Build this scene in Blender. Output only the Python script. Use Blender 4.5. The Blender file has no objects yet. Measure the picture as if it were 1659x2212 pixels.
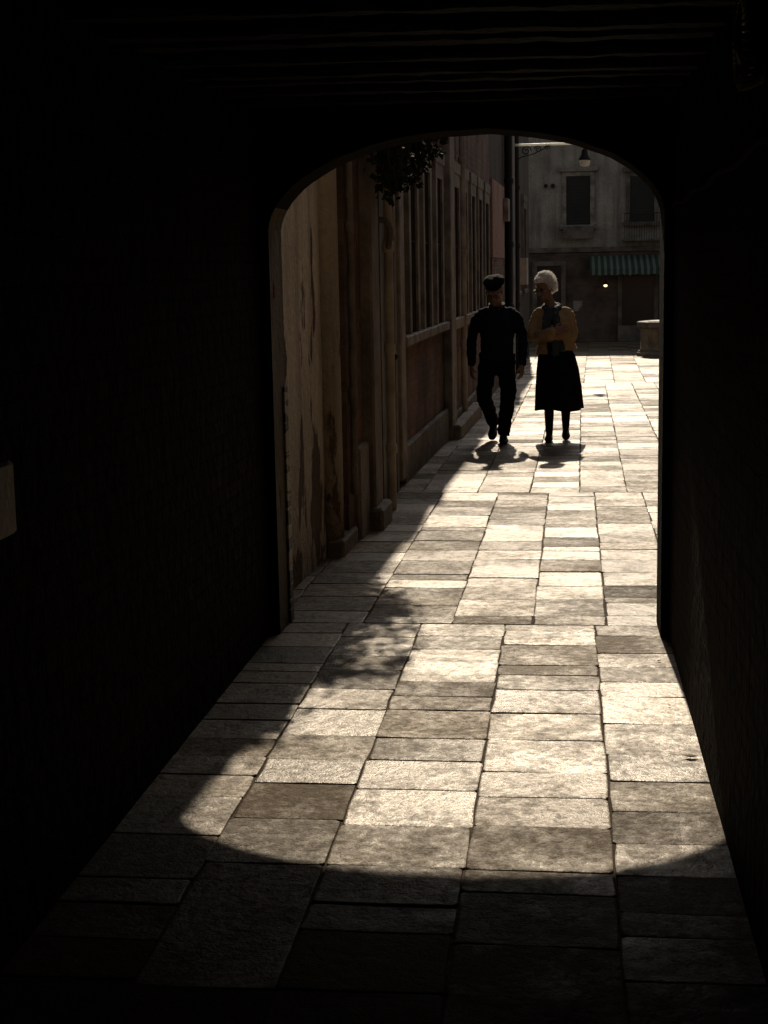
import bpy, bmesh, math, random
from mathutils import Vector, Matrix, noise
R = random.Random(7)
scene = bpy.context.scene
col = scene.collection
PI = math.pi
# ------------------------------------------------------------------ camera
F = 3300.0
CAMH = 1.65
yc = Vector((390, 533, -F)).normalized()
a_ = -0.019
zc = Vector((a_, 1, (533 + 390 * a_) / F)).normalized()
xc = yc.cross(zc).normalized()
zc = xc.cross(yc).normalized()
cd = bpy.data.cameras.new('camera'); cam = bpy.data.objects.new('camera', cd); col.objects.link(cam)
cd.sensor_fit = 'VERTICAL'; cd.sensor_height = 36; cd.lens = F / 2212 * 36
cd.clip_start = 0.05; cd.clip_end = 1000
M = Matrix((xc, yc, zc)).to_4x4()
M.translation = Vector((0, 0, CAMH))
cam.matrix_world = M
scene.camera = cam
def ray(px, py):
    d = Vector((px - 829.5, 1106 - py, -F))
    return Vector((d.dot(xc), d.dot(yc), d.dot(zc)))
Y0 = 7.1; SL = 0.010
def gz(y):
    return 0.0 if y < Y0 else -SL * (min(y, 60) - Y0)
def G(px, py):
    d = ray(px, py)
    t = -CAMH / d.z
    if t * d.y > Y0:
        t = (SL * Y0 - CAMH) / (d.z + SL * d.y)
    return Vector((t * d.x, t * d.y, CAMH + t * d.z))
def onY(px, py, Y):
    d = ray(px, py); t = Y / d.y
    return Vector((t * d.x, Y, CAMH + t * d.z))
def onX(px, py, X):
    d = ray(px, py); t = X / d.x
    return Vector((X, t * d.y, CAMH + t * d.z))
FS = 0.0255
def FX(y): return -1.43 + FS * (y - 7.08)

# ------------------------------------------------------------------ materials
def newmat(name):
    m = bpy.data.materials.new(name); m.use_nodes = True
    return m, m.node_tree, m.node_tree.nodes['Principled BSDF']
def nd(nt, typ): return nt.nodes.new(typ)
def lk(nt, a, b): nt.links.new(a, b)
def c4(c): return (c[0], c[1], c[2], 1)
def noise_tex(nt, vec, scale, detail=4, rough=.55):
    n = nt.nodes.new('ShaderNodeTexNoise')
    n.inputs['Scale'].default_value = scale; n.inputs['Detail'].default_value = detail
    n.inputs['Roughness'].default_value = rough
    lk(nt, vec, n.inputs['Vector']); return n.outputs['Fac']
def ramp(nt, fac, p0, p1, c0=(0, 0, 0), c1=(1, 1, 1)):
    r = nt.nodes.new('ShaderNodeValToRGB')
    r.color_ramp.elements[0].position = p0; r.color_ramp.elements[1].position = p1
    r.color_ramp.elements[0].color = c4(c0); r.color_ramp.elements[1].color = c4(c1)
    lk(nt, fac, r.inputs['Fac']); return r.outputs['Color']
def mixc(nt, fac, a, b):
    m = nt.nodes.new('ShaderNodeMix'); m.data_type = 'RGBA'
    def setin(sock, v):
        if isinstance(v, (tuple, list)): sock.default_value = c4(v)
        elif isinstance(v, (int, float)): sock.default_value = v
        else: lk(nt, v, sock)
    setin(m.inputs['Factor'], fac)
    ca = [i for i in m.inputs if i.name == 'A' and i.type == 'RGBA'][0]; cb = [i for i in m.inputs if i.name == 'B' and i.type == 'RGBA'][0]
    setin(ca, a); setin(cb, b)
    return [o for o in m.outputs if o.type == 'RGBA'][0]
def math_(nt, op, a, b=0.0):
    m = nt.nodes.new('ShaderNodeMath'); m.operation = op
    for i, v in enumerate((a, b)):
        if isinstance(v, (int, float)): m.inputs[i].default_value = v
        else: lk(nt, v, m.inputs[i])
    return m.outputs[0]
def bump(nt, h, dist, prev=None, strength=1.0):
    b = nt.nodes.new('ShaderNodeBump'); b.inputs['Distance'].default_value = dist
    if isinstance(strength, (int, float)): b.inputs['Strength'].default_value = strength
    else: lk(nt, strength, b.inputs['Strength'])
    lk(nt, h, b.inputs['Height'])
    if prev is not None: lk(nt, prev, b.inputs['Normal'])
    return b.outputs['Normal']
def objco(nt):
    return nt.nodes.new('ShaderNodeTexCoord').outputs['Object']
def mat(name, c1, c2=None, scale=3, rough=.7, bd=.004, bs=40, spec=.3, metal=0.0):
    m, nt, p = newmat(name); co = objco(nt)
    c2 = c2 or tuple(x * .7 for x in c1)
    f = noise_tex(nt, co, scale, 5)
    lk(nt, mixc(nt, ramp(nt, f, .35, .65), c1, c2), p.inputs['Base Color'])
    p.inputs['Roughness'].default_value = rough; p.inputs['Specular IOR Level'].default_value = spec
    p.inputs['Metallic'].default_value = metal
    if bd: lk(nt, bump(nt, noise_tex(nt, co, bs, 3), bd), p.inputs['Normal'])
    return m
def swz(nt, axis):
    co = objco(nt); s = nt.nodes.new('ShaderNodeSeparateXYZ'); lk(nt, co, s.inputs[0])
    c = nt.nodes.new('ShaderNodeCombineXYZ')
    lk(nt, s.outputs[axis], c.inputs[0]); lk(nt, s.outputs['Z'], c.inputs[1])
    return co, s, c.outputs[0]
def brickmat(name, c1, c2, mortar, axis='Y', bd=.012, dirt=.5, spec=.2):
    m, nt, p = newmat(name); co, s, v = swz(nt, axis)
    nv = nt.nodes.new('ShaderNodeTexNoise'); nv.inputs['Scale'].default_value = 6; lk(nt, co, nv.inputs['Vector'])
    vm = nt.nodes.new('ShaderNodeVectorMath'); vm.operation = 'MULTIPLY_ADD'
    lk(nt, nv.outputs['Color'], vm.inputs[0]); vm.inputs[1].default_value = (.02, .02, 0); lk(nt, v, vm.inputs[2])
    b = nt.nodes.new('ShaderNodeTexBrick'); lk(nt, vm.outputs[0], b.inputs['Vector'])
    b.inputs['Color1'].default_value = c4(c1); b.inputs['Color2'].default_value = c4(c2); b.inputs['Mortar'].default_value = c4(mortar)
    b.inputs['Scale'].default_value = 1; b.inputs['Mortar Size'].default_value = .007
    b.inputs['Mortar Smooth'].default_value = .4
    b.inputs['Brick Width'].default_value = .25; b.inputs['Row Height'].default_value = .068
    f = noise_tex(nt, co, 2.2, 5)
    cc = mixc(nt, math_(nt, 'MULTIPLY', ramp(nt, f, .4, .65), dirt), b.outputs['Color'], tuple(x * .3 for x in c1))
    lk(nt, cc, p.inputs['Base Color'])
    p.inputs['Roughness'].default_value = .8; p.inputs['Specular IOR Level'].default_value = spec
    inv = math_(nt, 'SUBTRACT', 1.0, b.outputs['Fac'])
    n1 = bump(nt, inv, bd)
    n2 = bump(nt, noise_tex(nt, co, 14, 5), bd * 1.3, n1)
    lk(nt, n2, p.inputs['Normal']); return m
def plaster(name, c1, c2, peel=(.12, .07, .045), damp=.9, peel_amt=.62, streak=.6):
    m, nt, p = newmat(name); co = objco(nt)
    s = nt.nodes.new('ShaderNodeSeparateXYZ'); lk(nt, co, s.inputs[0])
    mp = nt.nodes.new('ShaderNodeMapping'); mp.inputs['Scale'].default_value = (5, 5, .5); lk(nt, co, mp.inputs['Vector'])
    st = noise_tex(nt, mp.outputs[0], 1.0, 5, .6)
    big = noise_tex(nt, co, 1.6, 5, .6); fine = noise_tex(nt, co, 22, 5, .6)
    c = mixc(nt, ramp(nt, big, .35, .65), c1, c2)
    c = mixc(nt, math_(nt, 'MULTIPLY', ramp(nt, st, .47, .68), streak), c, tuple(x * .35 for x in c1))
    c = mixc(nt, math_(nt, 'MULTIPLY', ramp(nt, fine, .4, .7), .34), c, tuple(x * .45 for x in c2))
    h = math_(nt, 'ADD', s.outputs['Z'], math_(nt, 'MULTIPLY', math_(nt, 'SUBTRACT', st, .5), 1.6))
    c = mixc(nt, math_(nt, 'MULTIPLY', ramp(nt, h, 0.05, damp, (1, 1, 1), (0, 0, 0)), .6), c, tuple(x * .28 for x in c2))
    mp2 = nt.nodes.new('ShaderNodeMapping'); mp2.inputs['Scale'].default_value = (3, 3, 1.1); lk(nt, co, mp2.inputs['Vector'])
    pl = math_(nt, 'SUBTRACT', noise_tex(nt, mp2.outputs[0], 1.2, 6, .6), math_(nt, 'MULTIPLY', s.outputs['Z'], .05))
    pm = ramp(nt, pl, peel_amt - .06, peel_amt - .03)
    c = mixc(nt, pm, c, peel)
    lk(nt, c, p.inputs['Base Color'])
    p.inputs['Roughness'].default_value = .85; p.inputs['Specular IOR Level'].default_value = .2
    n1 = bump(nt, fine, .026)
    n2 = bump(nt, math_(nt, 'SUBTRACT', big, math_(nt, 'MULTIPLY', pm, .25)), .07, n1)
    lk(nt, n2, p.inputs['Normal']); return m

def pavemat():
    m, nt, p = newmat('trachyte_paving'); co = objco(nt)
    at = nt.nodes.new('ShaderNodeAttribute'); at.attribute_name = 'tint'
    s = nt.nodes.new('ShaderNodeSeparateColor'); lk(nt, at.outputs['Color'], s.inputs[0])
    vm = nt.nodes.new('ShaderNodeVectorMath'); vm.operation = 'MULTIPLY_ADD'
    lk(nt, at.outputs['Color'], vm.inputs[0]); vm.inputs[1].default_value = (30, 30, 30); lk(nt, co, vm.inputs[2])
    v = vm.outputs[0]
    r = nt.nodes.new('ShaderNodeValToRGB'); e = r.color_ramp.elements
    e[0].position = 0; e[0].color = (.016, .0122, .0076, 1); e[1].position = 1; e[1].color = (.32, .258, .178, 1)
    x = r.color_ramp.elements.new(.2); x.color = (.070, .053, .034, 1)
    x = r.color_ramp.elements.new(.55); x.color = (.168, .132, .088, 1)
    lk(nt, s.outputs[0], r.inputs['Fac'])
    n_big = noise_tex(nt, v, 4.0, 5, .66); n_mid = noise_tex(nt, v, 28, 5, .72); n_f = noise_tex(nt, v, 120, 3, .65)
    k = math_(nt, 'ADD', math_(nt, 'MULTIPLY', n_big, .8), math_(nt, 'MULTIPLY', math_(nt, 'SUBTRACT', s.outputs[1], .32), .32))
    k = math_(nt, 'ADD', k, math_(nt, 'MULTIPLY', math_(nt, 'SUBTRACT', n_mid, .5), .75))
    mask = ramp(nt, k, .32, .66)
    c = mixc(nt, math_(nt, 'MULTIPLY', mask, .46), r.outputs['Color'], (.055, .039, .022))
    c = mixc(nt, math_(nt, 'MULTIPLY', ramp(nt, n_mid, .50, .60), .5), c, (.045, .032, .018))
    c = mixc(nt, math_(nt, 'MULTIPLY', ramp(nt, n_f, .52, .64), .6), c, (.025, .018, .010))
    w = noise_tex(nt, co, 1.1, 4)
    c = mixc(nt, math_(nt, 'MULTIPLY', ramp(nt, w, .47, .62), .4), c, (.075, .052, .030))
    lk(nt, c, p.inputs['Base Color'])
    ro = math_(nt, 'ADD', .31, math_(nt, 'MULTIPLY', mask, .26))
    ro = math_(nt, 'ADD', ro, math_(nt, 'MULTIPLY', ramp(nt, n_f, .4, .65), .10))
    lk(nt, ro, p.inputs['Roughness'])
    sp = math_(nt, 'MULTIPLY', math_(nt, 'SUBTRACT', 1.0, math_(nt, 'MULTIPLY', mask, .68)), math_(nt, 'ADD', .02, math_(nt, 'MULTIPLY', s.outputs[2], .85)))
    lk(nt, sp, p.inputs['Specular IOR Level'])
    p.inputs['Specular Tint'].default_value = (1, .90, .74, 1)
    bs = math_(nt, 'ADD', .42, math_(nt, 'MULTIPLY', mask, .58))
    n1 = bump(nt, n_big, .013); n2 = bump(nt, n_mid, .0115, n1, bs); n3 = bump(nt, n_f, .004, n2, bs)
    lk(nt, n3, p.inputs['Normal']); return m

def fabric(name, c, sc=90, rough=.9, c2=None, bd=.002):
    m, nt, p = newmat(name); co = objco(nt)
    f = noise_tex(nt, co, 9, 4)
    lk(nt, mixc(nt, ramp(nt, f, .35, .7), c, c2 or tuple(x * .7 for x in c)), p.inputs['Base Color'])
    p.inputs['Roughness'].default_value = rough; p.inputs['Specular IOR Level'].default_value = .12
    n1 = bump(nt, noise_tex(nt, co, 12, 3), .012); n2 = bump(nt, noise_tex(nt, co, sc, 2), bd, n1)
    lk(nt, n2, p.inputs['Normal']); return m
def thin(name, c, fac, rough=.5):
    m, nt, p = newmat(name)
    p.inputs['Base Color'].default_value = c4(c); p.inputs['Roughness'].default_value = rough
    tr = nd(nt, 'ShaderNodeBsdfTranslucent'); tr.inputs['Color'].default_value = c4(c)
    mx = nd(nt, 'ShaderNodeMixShader'); mx.inputs[0].default_value = fac
    lk(nt, p.outputs[0], mx.inputs[1]); lk(nt, tr.outputs[0], mx.inputs[2]); lk(nt, mx.outputs[0], nt.nodes['Material Output'].inputs[0])
    return m

MT = {}
MT['pave'] = pavemat()
MT['earth'] = mat('joint_earth', (.070, .052, .033), (.03, .022, .014), 12, .95, .008, 60, .1)
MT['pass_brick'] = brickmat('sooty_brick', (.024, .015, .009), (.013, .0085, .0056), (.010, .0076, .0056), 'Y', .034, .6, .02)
MT['pass_back'] = mat('shaded_plaster', (.005, .004, .003), None, 3, .9, .01, 20, .03)
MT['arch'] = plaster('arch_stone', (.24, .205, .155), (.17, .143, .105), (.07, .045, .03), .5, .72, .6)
MT['soffit'] = mat('shaded_arch_stone', (.022, .018, .013), (.011, .009, .007), 6, .85, .012, 25, .05)
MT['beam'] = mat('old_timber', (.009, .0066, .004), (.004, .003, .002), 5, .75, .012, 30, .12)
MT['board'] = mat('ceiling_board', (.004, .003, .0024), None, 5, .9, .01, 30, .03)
MT['plaster1'] = plaster('beige_plaster', (.68, .61, .50), (.48, .425, .34), (.085, .060, .045), 1.1, .555, .62)
MT['tan'] = plaster('tan_plaster', (.48, .41, .31), (.37, .31, .23), (.11, .07, .045), .8, .62, .6)
MT['brick'] = brickmat('red_brick', (.27, .15, .105), (.19, .11, .08), (.25, .21, .165), 'Y', .016, .85)
MT['brick_dk'] = brickmat('dirty_brick', (.17, .10, .07), (.11, .07, .05), (.14, .115, .09), 'Y', .018, .85)
MT['brick_x'] = brickmat('brown_brick', (.16, .115, .085), (.125, .092, .07), (.15, .125, .10), 'X', .01, .7)
MT['stone'] = mat('pale_stone', (.34, .305, .245), (.15, .13, .105), 5, .7, .01, 25, .3)
MT['dkstone'] = mat('grimy_stone', (.20, .17, .135), (.085, .071, .056), 4, .7, .016, 25, .3)
MT['cable'] = mat('grimy_cable', (.010, .008, .006), (.006, .005, .004), 8, .9, .004, 25, .05)
MT['pink'] = plaster('pink_plaster', (.48, .29, .235), (.39, .24, .195), (.2, .1, .07), .5, .8, .5)
MT['dkplaster'] = plaster('dark_plaster', (.12, .10, .08), (.08, .068, .055), (.04, .03, .025), .8, .7, .5)
MT['greyplaster'] = plaster('grey_plaster', (.46, .425, .345), (.27, .245, .195), (.14, .115, .09), .8, .63, .8)
MT['glass'] = mat('dark_glass', (.018, .017, .015), None, 3, .25, 0, 1, .4)
MT['shutter'] = mat('dark_shutter', (.03, .03, .025), None, 3, .6, .003, 60, .3)
MT['iron'] = mat('black_iron', (.014, .013, .012), None, 10, .6, .002, 60, .3)
MT['rust'] = mat('rusty_iron', (.06, .045, .033), (.035, .027, .02), 10, .7, .003, 60, .2)
MT['zinc'] = mat('zinc_pipe', (.52, .46, .38), (.26, .225, .175), 4, .5, .003, 40, .4)
MT['sill_pale'] = mat('limewashed_stone', (.92, .89, .78), (.76, .72, .60), 14, .7, .006, 40, .4)
MT['tile'] = mat('roof_tile', (.22, .10, .06), (.14, .07, .045), 6, .9, .02, 12, .1)
MT['wood'] = mat('door_wood', (.05, .034, .023), (.03, .02, .013), 6, .6, .004, 40, .3)
MT['leaf'] = mat('creeper_leaf', (.022, .030, .011), (.013, .018, .007), 9, .8, 0, 1, .05)
MT['stem'] = mat('creeper_stem', (.04, .028, .018), None, 9, .8, .002, 40, .2)
MT['dry'] = mat('dry_leaf', (.20, .12, .065), (.12, .07, .04), 30, .8, 0, 1, .2)
MT['skin'] = mat('skin', (.33, .215, .165), (.27, .17, .13), 14, .55, .001, 90, .25)
MT['navy'] = fabric('navy_knit', (.010, .015, .036), 160, .9, (.008, .011, .028))
MT['trouser'] = fabric('black_trouser', (.008, .008, .009), 200)
MT['beret'] = fabric('black_felt', (.006, .006, .006), 160)
MT['shirt'] = fabric('grey_shirt', (.05, .055, .068), 160)
MT['ochre'] = fabric('ochre_knit', (.46, .335, .185), 120, .9, (.37, .265, .145))
MT['skirt'] = fabric('black_wool', (.007, .007, .007), 160)
MT['blouse'] = fabric('black_blouse', (.009, .009, .009), 160)
MT['stocking'] = fabric('dark_stocking', (.016, .013, .011), 200, .7)
MT['shoe'] = mat('black_leather', (.009, .008, .008), None, 6, .45, .002, 60, .3)
MT['frame'] = mat('spectacle_frame', (.02, .016, .014), None, 6, .3, 0, 1, .5)
MT['eye'] = mat('eye', (.10, .07, .05), None, 6, .2, 0, 1, .5)
m, nt, p = newmat('spectacle_lens'); MT['lens'] = m
p.inputs['Base Color'].default_value = (.05, .05, .05, 1); p.inputs['Roughness'].default_value = .05; p.inputs['Alpha'].default_value = .07
MT['hair'] = thin('white_hair', (.95, .94, .92), .50)
MT['milk'] = thin('milk_glass_and_glare', (.80, .80, .74), .5, .3)
MT['greyhair'] = fabric('grey_hair', (.25, .24, .23), 200, .6)
m, nt, p = newmat('patterned_scarf'); MT['scarf'] = m; co = objco(nt)
vo = nt.nodes.new('ShaderNodeTexVoronoi'); vo.inputs['Scale'].default_value = 28; lk(nt, co, vo.inputs['Vector'])
f = noise_tex(nt, co, 18, 4)
c = mixc(nt, ramp(nt, f, .45, .55), (.02, .025, .03), (.22, .24, .24))
c = mixc(nt, ramp(nt, vo.outputs['Distance'], .25, .35), c, (.03, .05, .055))
lk(nt, c, p.inputs['Base Color']); p.inputs['Roughness'].default_value = .8
m, nt, p = newmat('striped_canvas'); MT['awning'] = m; co = objco(nt)
s = nt.nodes.new('ShaderNodeSeparateXYZ'); lk(nt, co, s.inputs[0])
fr = math_(nt, 'FRACT', math_(nt, 'MULTIPLY', s.outputs['X'], 6.5))
st = ramp(nt, fr, .56, .60)
c = mixc(nt, st, (.052, .115, .075), (.30, .36, .26))
c = mixc(nt, math_(nt, 'MULTIPLY', noise_tex(nt, co, 4, 5), .4), c, (.07, .075, .055))
lk(nt, c, p.inputs['Base Color']); p.inputs['Roughness'].default_value = .8
tr = nd(nt, 'ShaderNodeBsdfTranslucent'); lk(nt, c, tr.inputs['Color'])
mx = nd(nt, 'ShaderNodeMixShader'); mx.inputs[0].default_value = .35
lk(nt, p.outputs[0], mx.inputs[1]); lk(nt, tr.outputs[0], mx.inputs[2]); lk(nt, mx.outputs[0], nt.nodes['Material Output'].inputs[0])
m, nt, p = newmat('marked_guard'); MT['guard'] = m; co = objco(nt)
mp = nt.nodes.new('ShaderNodeMapping'); mp.inputs['Scale'].default_value = (4, 4, 26); lk(nt, co, mp.inputs['Vector'])
f = noise_tex(nt, mp.outputs[0], 1.0, 3, .5)
lk(nt, mixc(nt, ramp(nt, f, .47, .5), (.30, .27, .21), (.015, .013, .01)), p.inputs['Base Color']); p.inputs['Roughness'].default_value = .6
m, nt, p = newmat('lit_bulb'); MT['bulb'] = m
p.inputs['Base Color'].default_value = (1, .85, .6, 1); p.inputs['Emission Color'].default_value = (1, .78, .5, 1); p.inputs['Emission Strength'].default_value = 2
MT['pinkpaint'] = mat('pink_spray', (.32, .12, .115), (.2, .08, .075), 20, .8, 0, 1, .1)

# ------------------------------------------------------------------ object helpers
def offs(p):
    v = Vector((0, 0, 0))
    while p: v += p.location; p = p.parent
    return v
def link(name, me, mt, parent=None, smooth=False):
    if parent is not None: me.transform(Matrix.Translation(-offs(parent)))
    if smooth:
        for f in me.polygons: f.use_smooth = True
    me.materials.clear(); me.materials.append(MT[mt])
    o = bpy.data.objects.new(name, me); col.objects.link(o)
    if parent is not None: o.parent = parent
    return o
def emit(name, bm, mt, parent=None, smooth=False, bevel=0.0, seg=1):
    if bevel:
        bmesh.ops.bevel(bm, geom=list(bm.edges), offset=bevel, segments=seg, affect='EDGES', clamp_overlap=True)
    bmesh.ops.recalc_face_normals(bm, faces=list(bm.faces))
    me = bpy.data.meshes.new(name); bm.to_mesh(me); bm.free()
    return link(name, me, mt, parent, smooth)
def thing(name, label, cat, loc=(0, 0, 0), group=None):
    o = bpy.data.objects.new(name, None); col.objects.link(o); o.location = loc
    o['label'] = label; o['category'] = cat
    if group: o['group'] = group
    o.empty_display_size = .1
    return o
def tag(o, label, cat, group=None):
    o['label'] = label; o['category'] = cat
    if group: o['group'] = group
def hexa(bm, vs):
    v = [bm.verts.new(x) for x in vs]
    for f in ((0, 1, 2, 3), (7, 6, 5, 4), (0, 4, 5, 1), (1, 5, 6, 2), (2, 6, 7, 3), (3, 7, 4, 0)):
        bm.faces.new([v[i] for i in f])
def box(bm, x0, x1, y0, y1, z0, z1):
    hexa(bm, [(x0, y0, z0), (x1, y0, z0), (x1, y1, z0), (x0, y1, z0), (x0, y0, z1), (x1, y0, z1), (x1, y1, z1), (x0, y1, z1)])
def fbox(bm, y0, y1, z0, z1, o0, o1):
    hexa(bm, [(FX(y0) + o0, y0, z0), (FX(y0) + o1, y0, z0), (FX(y1) + o1, y1, z0), (FX(y1) + o0, y1, z0),
              (FX(y0) + o0, y0, z1), (FX(y0) + o1, y0, z1), (FX(y1) + o1, y1, z1), (FX(y1) + o0, y1, z1)])
def fb(name, y0, y1, z0, z1, o0, o1, mt, parent, bevel=0.0):
    bm = bmesh.new(); fbox(bm, y0, y1, z0, z1, o0, o1); return emit(name, bm, mt, parent, bevel=bevel)
def bx(name, x0, x1, y0, y1, z0, z1, mt, parent, bevel=0.0):
    bm = bmesh.new(); box(bm, x0, x1, y0, y1, z0, z1); return emit(name, bm, mt, parent, bevel=bevel)
def prism(bm, A, B):
    a = [bm.verts.new(v) for v in A]; b = [bm.verts.new(v) for v in B]; n = len(a)
    bm.faces.new(a); bm.faces.new(b[::-1])
    for i in range(n): bm.faces.new((a[i], b[i], b[(i + 1) % n], a[(i + 1) % n]))
def ushape(u0, u1, z0, z1, f):
    return [(u0, z0), (u0 + f, z0), (u0 + f, z1 - f), (u1 - f, z1 - f), (u1 - f, z0), (u1, z0), (u1, z1), (u0, z1)]
def catmull(pts, rad, sub):
    P, Q = [], []
    n = len(pts)
    for i in range(n - 1):
        p0 = pts[max(i - 1, 0)]; p1 = pts[i]; p2 = pts[i + 1]; p3 = pts[min(i + 2, n - 1)]
        for k in range(sub):
            t = k / sub
            P.append(.5 * ((2 * p1) + (p2 - p0) * t + (2 * p0 - 5 * p1 + 4 * p2 - p3) * t * t + (3 * p1 - p0 - 3 * p2 + p3) * t ** 3))
            Q.append((rad[i][0] * (1 - t) + rad[i + 1][0] * t, rad[i][1] * (1 - t) + rad[i + 1][1] * t))
    P.append(pts[-1]); Q.append(rad[-1]); return P, Q
def tube(bm, pts, rad, seg=12, side=(1, 0, 0), sub=3, cap=True):
    pts = [Vector(p) for p in pts]
    rad = [r if isinstance(r, tuple) else (r, r) for r in (rad if isinstance(rad, list) else [rad] * len(pts))]
    if sub > 1: pts, rad = catmull(pts, rad, sub)
    side = Vector(side); n = len(pts)
    rings = []
    def ring(p, t, a, b):
        s = side - t * side.dot(t)
        if s.length < 1e-3: s = t.orthogonal()
        s.normalize(); u = t.cross(s)
        return [bm.verts.new(p + s * a * math.cos(2 * PI * k / seg) + u * b * math.sin(2 * PI * k / seg)) for k in range(seg)]
    T = []
    for i in range(n):
        t = pts[min(i + 1, n - 1)] - pts[max(i - 1, 0)]
        T.append(t.normalized() if t.length > 1e-9 else Vector((0, 0, 1)))
    if cap:
        r = min(rad[0])
        for k in (80, 50, 25): rings.append(ring(pts[0] - T[0] * r * math.sin(math.radians(k)) * .9, T[0], rad[0][0] * math.cos(math.radians(k)), rad[0][1] * math.cos(math.radians(k))))
    for i in range(n): rings.append(ring(pts[i], T[i], *rad[i]))
    if cap:
        r = min(rad[-1])
        for k in (25, 50, 80): rings.append(ring(pts[-1] + T[-1] * r * math.sin(math.radians(k)) * .9, T[-1], rad[-1][0] * math.cos(math.radians(k)), rad[-1][1] * math.cos(math.radians(k))))
    for i in range(len(rings) - 1):
        for k in range(seg):
            bm.faces.new((rings[i][k], rings[i][(k + 1) % seg], rings[i + 1][(k + 1) % seg], rings[i + 1][k]))
    bm.faces.new(rings[0][::-1]); bm.faces.new(rings[-1])
def lathe(bm, c, prof, seg=32):
    rings = [[bm.verts.new((c[0] + r * math.cos(2 * PI * k / seg), c[1] + r * math.sin(2 * PI * k / seg), c[2] + z)) for k in range(seg)] for r, z in prof]
    for i in range(len(rings) - 1):
        for k in range(seg): bm.faces.new((rings[i][k], rings[i][(k + 1) % seg], rings[i + 1][(k + 1) % seg], rings[i + 1][k]))
    bm.faces.new(rings[0][::-1]); bm.faces.new(rings[-1])
def ell(bm, c, r, Mx=None, sub=3):
    Mm = Matrix.Translation(c) @ Matrix.Diagonal((r[0], r[1], r[2], 1))
    if Mx is not None: Mm = Mx @ Mm
    bmesh.ops.create_icosphere(bm, subdivisions=sub, radius=1, matrix=Mm)
def remesh(bm, voxel, it=3):
    bmesh.ops.recalc_face_normals(bm, faces=list(bm.faces))
    me = bpy.data.meshes.new('temp'); bm.to_mesh(me); bm.free()
    o = bpy.data.objects.new('temp', me); col.objects.link(o)
    md = o.modifiers.new('r', 'REMESH'); md.mode = 'VOXEL'; md.voxel_size = voxel
    ms = o.modifiers.new('s', 'SMOOTH'); ms.factor = .5; ms.iterations = it
    dg = bpy.context.evaluated_depsgraph_get(); dg.update()
    out = bpy.data.meshes.new_from_object(o.evaluated_get(dg))
    bpy.data.objects.remove(o); bpy.data.meshes.remove(me)
    return out
def wrinkle(me, amp, sc, stretch=(1, 1, 1), seed=0):
    ns = [v.normal.copy() for v in me.vertices]
    for v, n in zip(me.vertices, ns):
        q = Vector((v.co.x * sc * stretch[0] + seed, v.co.y * sc * stretch[1], v.co.z * sc * stretch[2]))
        v.co += n * amp * noise.noise(q)

# ------------------------------------------------------------------ ground and paving
bm = bmesh.new()
ys = [-200, 7.1, 60, 500]; rows = []
for y in ys: rows.append([bm.verts.new((x, y, gz(y) - .007)) for x in (-300, 300)])
for i in range(3): bm.faces.new((rows[i][0], rows[i][1], rows[i + 1][1], rows[i + 1][0]))
g = emit('ground', bm, 'earth'); g['kind'] = 'structure'

bm = bmesh.new(); lay = bm.loops.layers.float_color.new('tint')
def slab(x0, x1, y0, y1, shear=0.0, yr=0.0, tint=None, tilt=.004, gap=.002, shade=0.0):
    j = lambda s=.0035: R.uniform(-s, s)
    gx0, gx1, gy0, gy1 = x0 + gap + j(), x1 - gap + j(), y0 + gap + j(), y1 - gap + j()
    if gx1 - gx0 < .05 or gy1 - gy0 < .05: return
    cx, cy = (gx0 + gx1) / 2, (gy0 + gy1) / 2
    tx, ty = R.gauss(0, tilt), R.gauss(0, tilt * 1.5); zo = R.uniform(-.0015, .0015)
    def ring(ins, dz, ch):
        a, b, c, d = gx0 + ins, gx1 - ins, gy0 + ins, gy1 - ins
        mx_ = (a + b) / 2; my_ = (c + d) / 2
        pts = [(a + ch, c), (mx_, c), (b - ch, c), (b, c + ch), (b, my_), (b, d - ch), (b - ch, d), (mx_, d), (a + ch, d), (a, d - ch), (a, my_), (a, c + ch)]
        out = []
        for i, (x, y) in enumerate(pts):
            xx = x + jj[i][0]; yy = y + jj[i][1]
            xs = xx + shear * (yy - yr)
            out.append(bm.verts.new((xs, yy, gz(yy) + zo + dz + tx * (x - cx) + ty * (y - cy))))
        return out
    jj = [(j(.004), j(.004)) for _ in range(12)]
    ch = R.uniform(.003, .014)
    r0 = ring(0, -.04, ch); r1 = ring(0, -.004, ch); r2 = ring(.002, -.001, ch); r3 = ring(.006, 0, ch)
    if tint: c = tint
    else:
        c = (min(1, max(.03, R.gauss(.55, .20) * (1 - .90 * shade))), R.random() + .6 * shade, R.uniform(.15, .85) * (1 - shade) ** 1.5)
    fs = []
    n = 12
    for A, B in ((r0, r1), (r1, r2), (r2, r3)):
        for k in range(n): fs.append(bm.faces.new((A[k], A[(k + 1) % n], B[(k + 1) % n], B[k])))
    fs.append(bm.faces.new(r3))
    for f in fs:
        for l in f.loops: l[lay] = (c[0], c[1], c[2], 1)
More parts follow.
